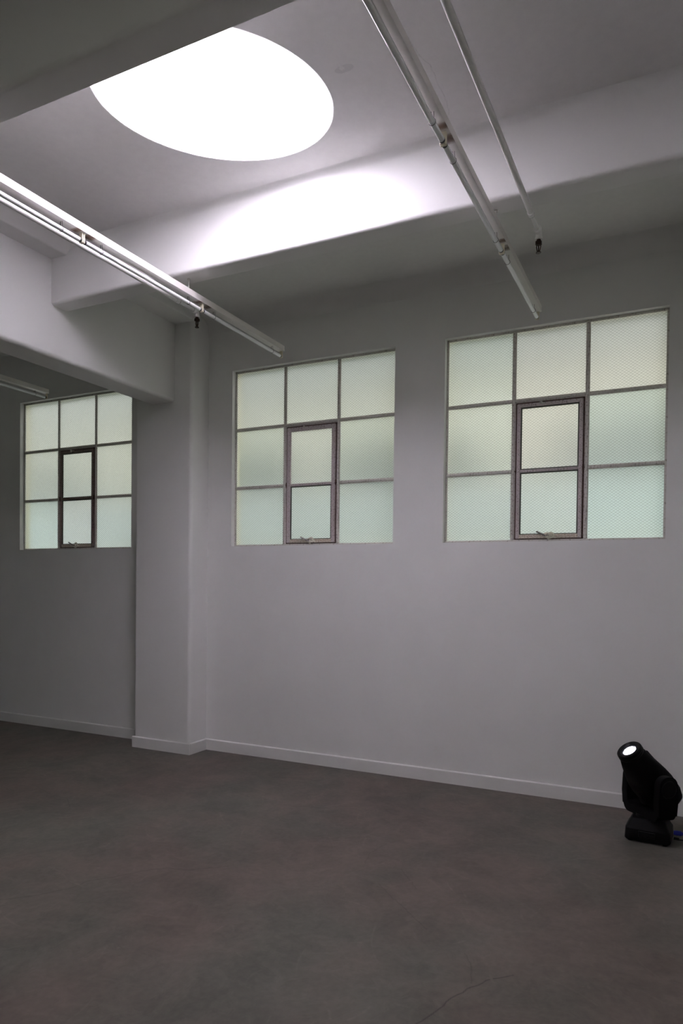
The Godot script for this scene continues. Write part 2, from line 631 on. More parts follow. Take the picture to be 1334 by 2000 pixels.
func build_shell() -> void:
	var s := st_new()
	# floor, one slab with UVs in metres
	var fx0 := LEFT - 0.2
	var fx1 := RIGHT + 0.2
	var fz1 := BACK + 0.2
	var uv := func(x: float, z: float) -> Vector2: return Vector2((x - FLOOR_X0) / FLOOR_W, z / FLOOR_H)
	quad(s, Vector3(fx0, 0, -0.085), Vector3(fx1, 0, -0.085), Vector3(fx1, 0, fz1), Vector3(fx0, 0, fz1), Vector3.UP,
		[uv.call(fx0, -0.085), uv.call(fx1, -0.085), uv.call(fx1, fz1), uv.call(fx0, fz1)])
	quad(s, Vector3(fx0, -0.2, -0.085), Vector3(fx1, -0.2, -0.085), Vector3(fx1, -0.2, fz1), Vector3(fx0, -0.2, fz1), Vector3.DOWN)
	for e in [[fx0, -0.085, fx1, -0.085, Vector3.FORWARD], [fx0, fz1, fx1, fz1, Vector3.BACK], [fx0, -0.085, fx0, fz1, Vector3.LEFT], [fx1, -0.085, fx1, fz1, Vector3.RIGHT]]:
		quad(s, Vector3(e[0], -0.2, e[1]), Vector3(e[2], -0.2, e[3]), Vector3(e[2], 0, e[3]), Vector3(e[0], 0, e[1]), e[4])
	structure("floor", s, M.floor, "dark trowelled concrete floor with hairline cracks", "floor")
	# ceiling slab
	s = st_new()
	var cuv := func(x: float, z: float) -> Vector2: return Vector2((x - CEIL_X0) / CEIL_W, z / CEIL_W)
	var lo := CEIL
	quad(s, Vector3(fx0, lo, -0.085), Vector3(fx1, lo, -0.085), Vector3(fx1, lo, fz1), Vector3(fx0, lo, fz1), Vector3.DOWN,
		[cuv.call(fx0, -0.085), cuv.call(fx1, -0.085), cuv.call(fx1, fz1), cuv.call(fx0, fz1)])
	quad(s, Vector3(fx0, lo + 0.25, -0.085), Vector3(fx1, lo + 0.25, -0.085), Vector3(fx1, lo + 0.25, fz1), Vector3(fx0, lo + 0.25, fz1), Vector3.UP)
	for e in [[fx0, -0.085, fx1, -0.085, Vector3.FORWARD], [fx0, fz1, fx1, fz1, Vector3.BACK], [fx0, -0.085, fx0, fz1, Vector3.LEFT], [fx1, -0.085, fx1, fz1, Vector3.RIGHT]]:
		quad(s, Vector3(e[0], lo, e[1]), Vector3(e[2], lo, e[3]), Vector3(e[2], lo + 0.25, e[3]), Vector3(e[0], lo + 0.25, e[1]), e[4])
	structure("ceiling", s, M.ceiling, "white painted concrete ceiling", "ceiling")
	# walls
	s = st_new()
	pierced(s, WINDOWS, -0.085, 0.0, 0.0, CEIL)
	structure("wall_front", s, M.wall, "white plastered wall with three steel windows", "wall")
	s = st_new()
	pierced(s, WINDOWS, -0.142, -0.085, -0.5, CEIL + 0.3)
	structure("wall_outer", s, M.cream, "cream painted outer face of the window wall", "wall")
	s = st_new()
	box(s, Vector3(LEFT - 0.2, 0, 0), Vector3(LEFT, CEIL, BACK))
	structure("wall_left", s, M.wall, "white plastered side wall beyond the beam", "wall")
	s = st_new()
	box(s, Vector3(RIGHT, 0, 0), Vector3(RIGHT + 0.2, CEIL, BACK))
	structure("wall_right", s, M.wall, "white plastered side wall behind the spotlight", "wall")
	s = st_new()
	pierced(s, REAR_WINDOWS, BACK, BACK + 0.142, 0.0, CEIL)
	structure("wall_back", s, M.wall, "white plastered wall behind the camera with its own row of windows", "wall")

	# columns with softened arrises, each carrying a girder into the room with a ledge under the slab
	var cz := 0.278
	var col_labels := ["white square concrete column standing against the window wall", "white concrete column behind the black spotlight"]
	var beam_labels := ["deep white concrete beam resting on the column", "deep white concrete beam over the black spotlight"]
	for k in 2:
		var o := 5.389 * k
		s = st_new()
		extrude(s, rounded([[CX0 + o, 0, 0], [CX1 + o, 0, 0.0], [CX1 + o, cz, 0.035], [CX0 + o, cz, 0.03]], 8), Vector3.ZERO, Vector3.RIGHT, Vector3.BACK, Vector3(0, CEIL, 0))
		structure("column", s, M.beam, col_labels[k], "column")
		s = st_new()
		extrude(s, rounded([[GX0 + o, CEIL + 0.05, 0], [GX0 + o, 3.592, 0.035], [GX1 + o, 3.592, 0.035], [GX1 + o, CEIL + 0.05, 0]], 8), Vector3(0, 0, cz - 0.01), Vector3.RIGHT, Vector3.UP, Vector3(0, 0, BACK - cz + 0.01))
		structure("ceiling_beam", s, M.beam, beam_labels[k], "beam")
	var cx0 := CX0
	var cx1 := CX1
	var gx0 := GX0
	var gx1 := GX1
	s = st_new()
	extrude(s, rounded([[gx1, CEIL, 0], [gx1, 4.382, 0], [-4.52, 4.382, 0.03], [-4.44, CEIL, 0]], 5), Vector3(0, 0, 1.815), Vector3.RIGHT, Vector3.UP, Vector3(0, 0, 1.73))
	structure("trim_1", s, M.beam, "low plaster ledge along the top of the deep beam", "ledge")
	s = st_new()
	extrude(s, rounded([[gx1, CEIL, 0], [gx1, 4.375, 0], [-4.44, 4.375, 0.012], [-4.43, CEIL, 0]], 5), Vector3(0, 0, cz - 0.01), Vector3.RIGHT, Vector3.UP, Vector3(0, 0, 1.39))
	structure("trim_2", s, M.beam, "plaster ledge between the column head and the first joist", "ledge")
	# joists parallel to the window wall
	var jl := ["white concrete joist over the windows, brightly lit on its side", "white concrete joist second from the window wall", "white concrete joist third from the window wall", "white concrete joist fourth from the window wall"]
	for k in 4:
		var z0 := 1.656 + 1.875 * k
		s = st_new()
		var prof := PackedVector2Array([Vector2(z0, CEIL + 0.05)])
		prof.append_array(rounded([[z0, 4.1, 0], [z0, 4.014, 0.010], [z0 + 0.168, 4.014, 0.028], [z0 + 0.168, 4.1, 0]], 8).slice(1, -1))
		for i in 9:
			var an := PI / 2.0 * i / 8.0
			prof.append(Vector2(z0 + 0.168 + 0.05 * (1.0 - cos(an)), CEIL - 0.05 * (1.0 - sin(an)) + 0.001))
		prof.append(Vector2(z0 + 0.218, CEIL + 0.05))
		extrude(s, prof, Vector3(gx1 - 0.01, 0, 0), Vector3.BACK, Vector3.UP, Vector3(RIGHT - gx1 + 0.01, 0, 0))
		extrude(s, prof, Vector3(LEFT, 0, 0), Vector3.BACK, Vector3.UP, Vector3(gx0 + 0.01 - LEFT, 0, 0))
		structure("ceiling_joist", s, M.beam, jl[k], "joist")
	# the cove where the window wall meets the slab
	var cove := PackedVector2Array([Vector2(-0.01, CEIL - 0.15)])
	for i in 11:
		var an := PI - PI / 2.0 * i / 10.0
		cove.append(Vector2(0.15 + 0.151 * cos(an), CEIL - 0.15 + 0.151 * sin(an)))
	cove.append(Vector2(0.15, CEIL + 0.02))
	cove.append(Vector2(-0.01, CEIL + 0.02))
	s = st_new()
	extrude(s, cove, Vector3(LEFT, 0, 0), Vector3.BACK, Vector3.UP, Vector3(RIGHT - LEFT, 0, 0))
	structure("trim_3", s, M.wall, "soft plaster cove between the window wall and the ceiling", "cove")
	# baseboards
	var bb := rounded([[0, 0, 0], [0.013, 0, 0], [0.017, 0.110, 0.007], [0.0, 0.116, 0]], 5)
	var runs := [
		["baseboard_front", [[Vector3(cx1, 0, 0), Vector3(cx0 + 5.389, 0, 0), Vector3.BACK], [Vector3(cx1 + 5.389, 0, 0), Vector3(RIGHT, 0, 0), Vector3.BACK]], "low white baseboard below the two open windows"],
		["baseboard_left", [[Vector3(LEFT, 0, 0), Vector3(cx0, 0, 0), Vector3.BACK]], "low white baseboard beyond the column"],
		["baseboard_column", [[Vector3(cx0 - 0.012, 0, cz), Vector3(cx1 + 0.012, 0, cz), Vector3.BACK], [Vector3(cx1, 0, 0), Vector3(cx1, 0, cz), Vector3.RIGHT], [Vector3(cx0, 0, 0), Vector3(cx0, 0, cz), Vector3.LEFT]], "low white baseboard wrapped round the column foot"],
		["baseboard_right", [[Vector3(cx0 + 5.377, 0, cz), Vector3(cx1 + 5.401, 0, cz), Vector3.BACK], [Vector3(cx1 + 5.389, 0, 0), Vector3(cx1 + 5.389, 0, cz), Vector3.RIGHT], [Vector3(cx0 + 5.389, 0, 0), Vector3(cx0 + 5.389, 0, cz), Vector3.LEFT]], "low white baseboard round the column foot behind the spotlight"],
	]
	for run in runs:
		s = st_new()
		for seg in run[1]:
			extrude(s, bb, seg[0], seg[2], Vector3.UP, seg[1] - seg[0])
		structure(run[0], s, M.baseboard, run[2], "baseboard")

# ---------------------------------------------------------------- windows
const ZF := -0.055
const ZB := -0.084
const ZG := -0.067

func wire_mesh(w: float, h: float) -> Mesh:
	var st := st_new()
	var dx := 0.031
	var slope := 0.023 / 0.031
	var r := 0.0006
	for sg in [-1.0, 1.0]:
		var s: float = sg
		var c := -w * 2.0
		while c < w * 2.0 + h / slope:
			# the line x = c + s * y / slope, clipped to the pane
			var ya := 0.0
			var yb := h
			var xa := c + s * ya / slope
			var xb := c + s * yb / slope
			var t0 := 0.0
			var t1 := 1.0
			var d := xb - xa
			var ta := (0.0 - xa) / d
			var tb := (w - xa) / d
			t0 = maxf(t0, minf(ta, tb))
			t1 = minf(t1, maxf(ta, tb))
			if t1 - t0 > 0.02:
				var a := Vector3(xa + d * t0 - w / 2.0, h * t0 - h / 2.0, 0)
				var b := Vector3(xa + d * t1 - w / 2.0, h * t1 - h / 2.0, 0)
				tube(st, [a, b], r, 3, false)
			c += dx
	return st.commit()

func build_windows() -> void:
	var labels := [
		"steel window beyond the one that the column hides in part",
		"steel window partly hidden behind the column, dark sash in its middle",
		"steel window just beside the column, mauve grey sash in its middle",
		"steel window above the black spotlight, worn sash with dark gaps",
		"steel window past the column behind the spotlight",
	]
	var cord_labels := [
		"white cord knotted on the sash handle of the window farthest past the deep beam",
		"white cord knotted on the sash handle of the window behind the column",
		"white cord knotted on the sash handle of the window beside the column",
		"white cord knotted on the sash handle of the window above the spotlight",
		"white cord knotted on the sash handle of the window past the spotlight column",
	]
	var fw := 0.018
	var bar := 0.034
	var W := 1.785
	var Hh := HEAD - SILL
	var pw := (W - 2 * fw - 2 * bar) / 3.0
	var ph := (Hh - 2 * fw - 2 * bar) / 3.0
	var pane := BoxMesh.new()
	pane.size = Vector3(pw + 0.008, ph + 0.008, 0.006)
	var wires := wire_mesh(pw, ph)
	# the sash: dark rebate, stiles and rails, putty, two panes
	var gap := 0.013
	var stile := [0.031, 0.030, 0.040, 0.031, 0.031]
	var tints := [[0, 0, 0, 0, 0, 0, 0, 0, 0], [0, 0, 0, 0, 0, 0, 1, 2, 0], [0, 0, 0, 1, 0, 1, 0, 0, 0], [1, 2, 2, 1, 2, 3, 0, 0, 3], [0, 0, 0, 0, 0, 0, 0, 0, 0]]
	for n in 5:
		var x0: float = WINDOWS[n][0]
		var root := thing("window_%d" % (n + 1), labels[n], "window", Vector3(x0, SILL, 0), "", "structure")
		var sash_m: Material = [M.sash, M.sash_dark, M.sash, M.sash, M.sash][n]
		var xs := [fw + pw / 2.0, fw + pw * 1.5 + bar, fw + pw * 2.5 + bar * 2]
		var ys := [fw + ph / 2.0, fw + ph * 1.5 + bar, fw + ph * 2.5 + bar * 2]
		# outer frame
		var st := st_new()
		box(st, Vector3(-0.002, -0.002, ZB), Vector3(fw, Hh + 0.002, ZF), 0.003)
		box(st, Vector3(W - fw, -0.002, ZB), Vector3(W + 0.003, Hh + 0.002, ZF), 0.003)
		box(st, Vector3(0, -0.002, ZB), Vector3(W, fw, ZF), 0.003)
		box(st, Vector3(0, Hh - fw, ZB), Vector3(W, Hh + 0.002, ZF), 0.003)
		obj("frame", st, M.frame, root)
		for k in 2:
			st = st_new()
			var mx := fw + pw + k * (pw + bar)
			box(st, Vector3(mx + 0.006, fw, ZB), Vector3(mx + bar - 0.006, Hh - fw, ZF + 0.004), 0.004)
			box(st, Vector3(mx, fw, ZG - 0.002), Vector3(mx + bar, Hh - fw, ZG + 0.008), 0.002)
			obj("mullion", st, M.frame, root)
		for row in 2:
			var my := fw + ph + row * (ph + bar)
			for col in 3:
				if col == 1 and row == 0:
					continue
				st = st_new()
				var a := fw + col * (pw + bar)
				box(st, Vector3(a - 0.006, my + 0.006, ZB), Vector3(a + pw + 0.006, my + bar - 0.006, ZF + 0.002), 0.004)
				box(st, Vector3(a - 0.006, my, ZG - 0.002), Vector3(a + pw + 0.006, my + bar, ZG + 0.008), 0.002)
				obj("transom", st, M.frame, root)
		for row in 3:
			for col in 3:
				if col == 1 and row < 2:
					continue
				var g := meshobj("glass_pane", pane, M.glass[tints[n][(2 - row) * 3 + col]], root, Vector3(xs[col], ys[row], ZG))
				tag(meshobj("wire_mesh", wires, M.wire, g, Vector3(0, 0, 0.0032)), "", "", "", "stuff")
		# sash opening
		var a0 := fw + pw + bar
		var a1 := a0 + pw
		var b0 := fw
		var b1 := fw + 2 * ph + bar
		st = st_new()
		for q in [[a0 - 0.004, b0, a0 + gap, b1], [a1 - gap, b0, a1 + 0.004, b1], [a0, b1 - gap, a1, b1 + 0.004], [a0, b0 - 0.004, a1, b0 + gap]]:
			box(st, Vector3(q[0], q[1], ZB), Vector3(q[2], q[3], ZG + 0.001))
		obj("sash_rebate", st, M.rebate, root)
		var sw: float = stile[n]
		var c0 := a0 + gap
		var c1 := a1 - gap
		var d0 := b0 + gap * 0.7
		var d1 := b1 - gap
		var zf := ZF + 0.006
		var rail := 0.026
		var my0 := fw + ph + bar / 2.0
		var sash := Node3D.new()
		sash.name = "vent_sash"
		root.add_child(sash)
		st = st_new()
		box(st, Vector3(c0, d0, ZB + 0.004), Vector3(c0 + sw, d1, zf), 0.004)
		obj("stile", st, sash_m, sash)
		st = st_new()
		box(st, Vector3(c1 - sw, d0, ZB + 0.004), Vector3(c1, d1, zf), 0.004)
		obj("stile", st, sash_m, sash)
		st = st_new()
		box(st, Vector3(c0 + sw - 0.004, d1 - sw, ZB + 0.004), Vector3(c1 - sw + 0.004, d1, zf - 0.001), 0.004)
		obj("top_rail", st, sash_m, sash)
		st = st_new()
		box(st, Vector3(c0 + sw - 0.004, my0 - rail / 2.0, ZB + 0.004), Vector3(c1 - sw + 0.004, my0 + rail / 2.0, zf - 0.006), 0.004)
		obj("middle_rail", st, sash_m, sash)
		st = st_new()
		box(st, Vector3(c0 + sw - 0.004, d0, ZB + 0.004), Vector3(c1 - sw + 0.004, d0 + 0.034, zf - 0.001), 0.004)
		tag(obj("bottom_rail", st, M.rust_rail, sash), "rust streaked bottom rail")
		# putty fillets and panes
		var lows := [d0 + 0.034, my0 + rail / 2.0]
		var highs := [my0 - rail / 2.0, d1 - sw]
		for k in 2:
			var pu := 0.010
			st = st_new()
			for q in [[c0 + sw - 0.002, lows[k], c0 + sw + pu, highs[k]], [c1 - sw - pu, lows[k], c1 - sw + 0.002, highs[k]], [c0 + sw, highs[k] - pu, c1 - sw, highs[k] + 0.002], [c0 + sw, lows[k] - 0.002, c1 - sw, lows[k] + pu * 0.7]]:
				if n == 2 and k == 1:
					continue
				box(st, Vector3(q[0], q[1], ZG - 0.001), Vector3(q[2], q[3], ZG + 0.010), 0.003)
			if not (n == 2 and k == 1):
				obj("putty", st, M.putty, sash)
			var b := BoxMesh.new()
			b.size = Vector3(c1 - c0 - 2 * sw + 0.006, highs[k] - lows[k] + 0.006, 0.006)
			var g := meshobj("glass_pane", b, M.glass[tints[n][(2 - k) * 3 + 1]], root, Vector3((c0 + c1) / 2.0, (lows[k] + highs[k]) / 2.0, ZG))
			tag(meshobj("wire_mesh", wire_mesh(c1 - c0 - 2 * sw, highs[k] - lows[k]), M.wire, g, Vector3(0, 0, 0.0032)), "", "", "", "stuff")
		# pivots at the middle, a catch on the top rail
		for px in [c0 - gap * 0.4, c1 + gap * 0.4]:
			st = st_new()
			tube(st, [Vector3(px, my0 - 0.02, zf - 0.004), Vector3(px, my0 + 0.028, zf - 0.004)], 0.006, 8)
			box(st, Vector3(px - 0.012, my0 - 0.006, zf - 0.012), Vector3(px + 0.012, my0 + 0.008, zf - 0.002), 0.003)
			obj("pivot_hinge", st, M.rebate, root)
		st = st_new()
		var lx := c0 + (c1 - c0) * 0.38
		box(st, Vector3(lx - 0.030, d1 - 0.012, zf - 0.002), Vector3(lx + 0.030, d1 - 0.002, zf + 0.006), 0.003)
		tube(st, [Vector3(lx - 0.012, d1 - 0.004, zf + 0.004), Vector3(lx, d1 - 0.006, zf + 0.024), Vector3(lx + 0.012, d1 - 0.022, zf + 0.032)], 0.009, 8)
		tag(obj("catch_lever", st, M.lever, root), "pale painted catch on the sash top")
		# handle rod at the bottom rail
		st = st_new()
		var hx := (c0 + c1) / 2.0 + 0.015
		tube(st, [Vector3(hx + 0.01, d0 + 0.012, zf), Vector3(hx - 0.03, d0 + 0.02, zf + 0.028), Vector3(hx - 0.10, d0 + 0.055, zf + 0.035)], 0.007, 8)
		obj("sash_handle", st, M.handle, root)
		build_cord(Vector3(x0 + hx, SILL + d0 + 0.022, zf + 0.012), cord_labels[n], n)

# the row in the wall behind the camera: frame, bars and nine panes each
func build_rear_windows() -> void:
	var labels := ["plain steel window in the rear wall, facing the window above the spotlight", "plain steel window in the rear wall, past the beam over the spotlight"]
	var W := 1.785
	var Hh := HEAD - SILL
	var pane := BoxMesh.new()
	pane.size = Vector3(W / 3.0 - 0.02, Hh / 3.0 - 0.02, 0.006)
	for n in REAR_WINDOWS.size():
		var root := thing("window_%d" % (n + 6), labels[n], "window", Vector3(REAR_WINDOWS[n][0], SILL, BACK + 0.05), "", "structure")
		var st := st_new()
		for k in 4:
			var x := W * k / 3.0
			var y := Hh * k / 3.0
			box(st, Vector3(maxf(x - 0.017, 0.0), 0, 0), Vector3(minf(x + 0.017, W), Hh, 0.034), 0.003)
			box(st, Vector3(0, maxf(y - 0.017, 0.0), 0.002), Vector3(W, minf(y + 0.017, Hh), 0.032), 0.003)
		obj("frame", st, M.frame, root)
		for row in 3:
			for col in 3:
				meshobj("glass_pane", pane, M.glass[0], root, Vector3(W / 3.0 * (col + 0.5), Hh / 3.0 * (row + 0.5), 0.018))

func build_cord(at: Vector3, label: String, seed_: int) -> void:
	var rng := RandomNumberGenerator.new()
	rng.seed = 300 + seed_
	var t := thing("knotted_cord", label, "cord", at, "cords tied to the sash handles")
	var st := st_new()
	var path := []
	for i in 61:
		var a := TAU * 3.0 * i / 60.0
		var rr := 0.022 + 0.006 * sin(a * 1.37 + seed_)
		path.append(Vector3(rr * cos(a) * 1.25 + (i - 30) * 0.0004, rr * sin(a) * 0.85 + 0.006 * sin(a * 0.5), 0.006 + 0.010 * sin(a * 1.5 + 0.7)))
	tube(st, path, 0.0065, 8)
	obj("loops", st, M.cord, t)
	st = st_new()
	tube(st, [Vector3(0.0, 0.006, 0.016), Vector3(0.01, -0.01, 0.018), Vector3(-0.012, -0.024, 0.012), Vector3(0.0, -0.032, 0.002)], 0.0065, 8)
	obj("hitch", st, M.cord, t)
	st = st_new()
	tube(st, [Vector3(0.02, -0.004, 0.014), Vector3(0.045, -0.012, 0.010), Vector3(0.050, -0.022, 0.004)], 0.005, 8)
	obj("tail", st, M.cord, t)

# ---------------------------------------------------------------- outside the windows
func build_outside() -> void:
	var s := st_new()
	box(s, Vector3(-30, -0.7, -9), Vector3(20, -0.5, -0.142))
	structure("ground", s, M.paving, "pale paving of the alley outside", "ground")
	s = st_new()
	box(s, Vector3(-40, -0.7, BACK + 0.142), Vector3(30, -0.5, 45))
	structure("ground_rear", s, M.paving, "pale paving of the yard behind the camera", "ground")
	var b := thing("neighbouring_building", "cream house wall with grey gutter seen blurred through the frosted panes", "building", Vector3(0, -0.5, -3.4))
	s = st_new()
	box(s, Vector3(-24, 0, -3.0), Vector3(1.2, 5.28, 0))
	obj("wall", s, M.render, b)
	s = st_new()
	box(s, Vector3(-24.3, 5.20, -3.0), Vector3(1.5, 5.36, 0.42))
	box(s, Vector3(-24.3, 5.36, -3.0), Vector3(1.5, 6.1, 0.30))
	obj("eaves_and_gutter", s, M.gutter, b)

	var rng := RandomNumberGenerator.new()
	rng.seed = 77
	var f := thing("panel_fence", "pale blue panel fence in front of the neighbouring house", "fence", Vector3(0, -0.5, -2.6))
	for k in 14:
		s = st_new()
		box(s, Vector3(-20.0 + k * 1.5, 0.02, -0.02), Vector3(-20.0 + k * 1.5 + 1.46, 3.50, 0.02), 0.006)
		obj("panel", s, M.fence, f)
	var bushes := [[-10.4, 1.0, "leafy shrub behind the fence, seen through the window behind the column"], [-5.9, 0.75, "leafy shrub behind the fence, seen at the column side of the middle window"], [-3.9, 0.75, "leafy shrub behind the fence, seen at the far side of the middle window"], [-0.62, 1.0, "leafy shrub behind the fence, seen through the window above the spotlight"], [-2.85, 0.4, "small leafy shrub behind the fence, between the two open windows"]]
	for d in bushes:
		var t := thing("shrub", d[2], "shrub", Vector3(d[0], -0.5, -3.02), "shrubs in the alley")
		s = st_new()
		tube(s, [Vector3.ZERO, Vector3(0.03, 1.8, 0.02), Vector3(0.0, 3.7, 0.0)], 0.03, 6)
		obj("stem", s, M.trunk, t)
		s = st_new()
		for i in 800:
			var p := Vector3(rng.randfn(), rng.randfn() * 0.55, rng.randfn() * 0.3)
			p = p.limit_length(2.0) * 0.42 * d[1] + Vector3(0, 3.93, 0)
			p.z = clampf(p.z, -0.28, 0.25)
			var bs := Basis.from_euler(Vector3(rng.randf() * TAU, rng.randf() * TAU, rng.randf() * TAU))
			var l := 0.07
			var a := p + bs * Vector3(-l, 0, 0)
			var c := p + bs * Vector3(l, 0, 0)
			var e := p + bs * Vector3(0, l * 0.45, 0.008)
			var g := p + bs * Vector3(0, -l * 0.45, 0.008)
			tri(s, [a, e, c], [bs.z, bs.z, bs.z])
			tri(s, [a, c, g], [bs.z, bs.z, bs.z])
		tag(obj("foliage", s, M.leaf, t), "", "", "", "stuff")

# ---------------------------------------------------------------- fluorescent lights
func build_fluorescents() -> void:
	var pitch := 1.181
	var length := pitch * 4 + 0.06
	var joints := [pitch, pitch * 2, pitch * 3]
	var cm := channel_material(joints, length)
	# local: z = 0 is the end by the windows, y = 0 the tube's axis
	var t := thing("fluorescent_light", "white fluorescent strip hung in front of the window beside the column", "light fitting", Vector3(-3.354, 3.838, 0.395), "fluorescent strips hung from the joists")
	var st := st_new()
	var lo := Vector3(-0.030, 0.046, -0.005)
	var hi := Vector3(0.030, 0.092, length)
	for face in [[Vector3(lo.x, lo.y, 0), Vector3(hi.x, lo.y, 0), Vector3.DOWN], [Vector3(hi.x, lo.y, 0), Vector3(hi.x, hi.y, 0), Vector3.RIGHT], [Vector3(hi.x, hi.y, 0), Vector3(lo.x, hi.y, 0), Vector3.UP], [Vector3(lo.x, hi.y, 0), Vector3(lo.x, lo.y, 0), Vector3.LEFT]]:
		var a: Vector3 = face[0] + Vector3(0, 0, lo.z)
		var b: Vector3 = face[1] + Vector3(0, 0, lo.z)
		var w := Vector3(0, 0, hi.z - lo.z)
		var clean: bool = face[2] != Vector3.DOWN
		var v0 := 0.02 if clean else 0.1
		quad(st, a, b, b + w, a + w, face[2], [Vector2(0.13 if clean else 0.0, v0), Vector2(0.13 if clean else 0.0, 0.9), Vector2(0.16 if clean else 1.0, 0.9), Vector2(0.16 if clean else 1.0, v0)])
	for e in [[lo.z, Vector3.FORWARD], [hi.z, Vector3.BACK]]:
		quad(st, Vector3(lo.x, lo.y, e[0]), Vector3(hi.x, lo.y, e[0]), Vector3(hi.x, hi.y, e[0]), Vector3(lo.x, hi.y, e[0]), e[1], [Vector2(0.13, 0.1), Vector2(0.14, 0.1), Vector2(0.14, 0.9), Vector2(0.13, 0.9)])
	tag(obj("channel", st, cm, t), "white steel channel with brown scorch marks")
	for k in 4:
		var z0 := 0.005 + pitch * k + 0.010
		var z1 := pitch * (k + 1) - 0.012
		st = st_new()
		tube(st, [Vector3(0, 0, z0 + 0.012), Vector3(0, 0, z1 - 0.012)], 0.0140, 20)
		var tb := obj("tube", st, M.tube, t)
		for z in [z0, z1 - 0.012]:
			st = st_new()
			tube(st, [Vector3(0, 0, z), Vector3(0, 0, z + 0.012)], 0.0142, 20)
			obj("end_cap", st, M.tube_cap, tb)
		# spring clips
		for z in [z0 + 0.145, z1 - 0.145]:
			st = st_new()
			var arc := [Vector3(0.006, 0.046, z)]
			for i in 9:
				var an := deg_to_rad(60.0 - 34.0 * i)
				arc.append(Vector3(cos(an) * 0.0165, sin(an) * 0.0165, z))
			tube(st, arc, 0.0013, 6)
			tube(st, [Vector3(-0.006, 0.046, z), Vector3(-0.010, 0.014, z)], 0.0017, 6)
			obj("tube_clip", st, M.clip, t)
	for k in 5:
		var z := pitch * k + (0.004 if k == 0 else 0.0)
		st = st_new()
		for o in ([-0.006, 0.008] if k > 0 and k < 4 else [0.0]):
			box(st, Vector3(-0.016, -0.016, z + o - 0.004), Vector3(0.016, 0.047, z + o + 0.004), 0.003)
		tag(obj("lamp_holder", st, M.holder, t), "cream plastic lamp holder")
	for z in [1.732 - 0.395, 3.607 - 0.395]:
		st = st_new()
		tube(st, [Vector3(0, 0.090, z), Vector3(0, 4.015 - 3.838, z)], 0.0035, 8)
		tube(st, [Vector3(0, 4.008 - 3.838, z), Vector3(0, 4.015 - 3.838, z)], 0.012, 10)
		obj("hanger_rod", st, M.rod, t)
	copy_of(t, Vector3(-1.052, 3.834, 0.375), "white fluorescent strip hung above the window by the spotlight, scorched at its tube joints")
	copy_of(t, Vector3(-6.545, 3.838, 0.262), "white fluorescent strip hung beyond the deep beam and column")

# ---------------------------------------------------------------- sprinkler pipes
func build_pipes() -> void:
	var t := thing("sprinkler_pipe", "white painted sprinkler pipe running beside the strip above the spotlight window", "pipe", Vector3(-0.852, 3.970, 0), "sprinkler pipes under the joists")
	var st := st_new()
	tube(st, [Vector3(0, 0, 1.67), Vector3(0, 0, BACK + 0.05)], 0.0165, 20)
	obj("pipe", st, M.pipe, t)
	st = st_new()
	tube(st, [Vector3(0, 0, 1.650), Vector3(0, 0, 1.662)], 0.0180, 20)
	obj("joint_ring", st, M.pipe_joint, t)
	st = st_new()
	loft(st, [[1.655, 0.0195, 0.0195, 2.0], [1.690, 0.0205, 0.0205, 2.0], [1.694, 0.0170, 0.0170, 2.0]], Transform3D.IDENTITY, 20)
	obj("coupling", st, M.pipe, t)
	st = st_new()
	tube(st, [Vector3(0, 0, 1.46), Vector3(0, 0, 1.652)], 0.0125, 16)
	obj("nipple", st, M.pipe, t)
	st = st_new()
	var bend := []
	for i in 7:
		var a := PI / 2.0 * i / 6.0
		bend.append(Vector3(0, -0.022 + 0.022 * cos(a), 1.448 - 0.022 * sin(a)))
	bend.insert(0, Vector3(0, 0, 1.475))
	bend.append(Vector3(0, -0.040, 1.426))
	tube(st, bend, 0.0195, 16)
	tube(st, [Vector3(0, 0, 1.462), Vector3(0, 0, 1.480)], 0.0235, 16)
	tube(st, [Vector3(0, -0.032, 1.426), Vector3(0, -0.046, 1.426)], 0.0225, 16)
	obj("elbow", st, M.pipe, t)
	var head := Node3D.new()
	head.name = "sprinkler_head"
	head.position = Vector3(0, -0.046, 1.426)
	t.add_child(head)
	tag(head, "dark brown sprinkler head")
	st = st_new()
	loft(st, [[0.0, 0.013, 0.013, 2.0], [0.012, 0.013, 0.013, 2.0], [0.012, 0.019, 0.019, 3.5], [0.030, 0.019, 0.019, 3.5], [0.034, 0.012, 0.012, 2.0]], Transform3D(Basis(Vector3.RIGHT, Vector3.BACK, Vector3.DOWN), Vector3.ZERO), 18)
	obj("hex_body", st, M.brass, head)
	for sx in [-1.0, 1.0]:
		st = st_new()
		tube(st, [Vector3(0.011 * sx, -0.030, 0), Vector3(0.013 * sx, -0.045, 0), Vector3(0.009 * sx, -0.066, 0), Vector3(0.001 * sx, -0.079, 0)], 0.0036, 8)
		obj("yoke_arm", st, M.brass, head)
	st = st_new()
	tube(st, [Vector3(0, -0.032, 0), Vector3(0, -0.078, 0)], 0.0045, 8)
	obj("fuse_link", st, M.brass, head)
	st = st_new()
	tube(st, [Vector3(0, -0.078, 0), Vector3(0, -0.083, 0)], 0.0165, 14)
	obj("deflector", st, M.brass, head)
	for z in [3.607]:
		st = st_new()
		tube(st, [Vector3(0, 0.012, z), Vector3(0, 0.037, z)], 0.005, 8)
		tube(st, [Vector3(0, 0, z - 0.006), Vector3(0, 0, z + 0.006)], 0.0195, 16)
		obj("pipe_hanger", st, M.pipe, t)
	var u := copy_of(t, Vector3(-3.612, 3.970, -0.125), "white painted sprinkler pipe running beside the strip next to the column")
	u.position.y = 3.966

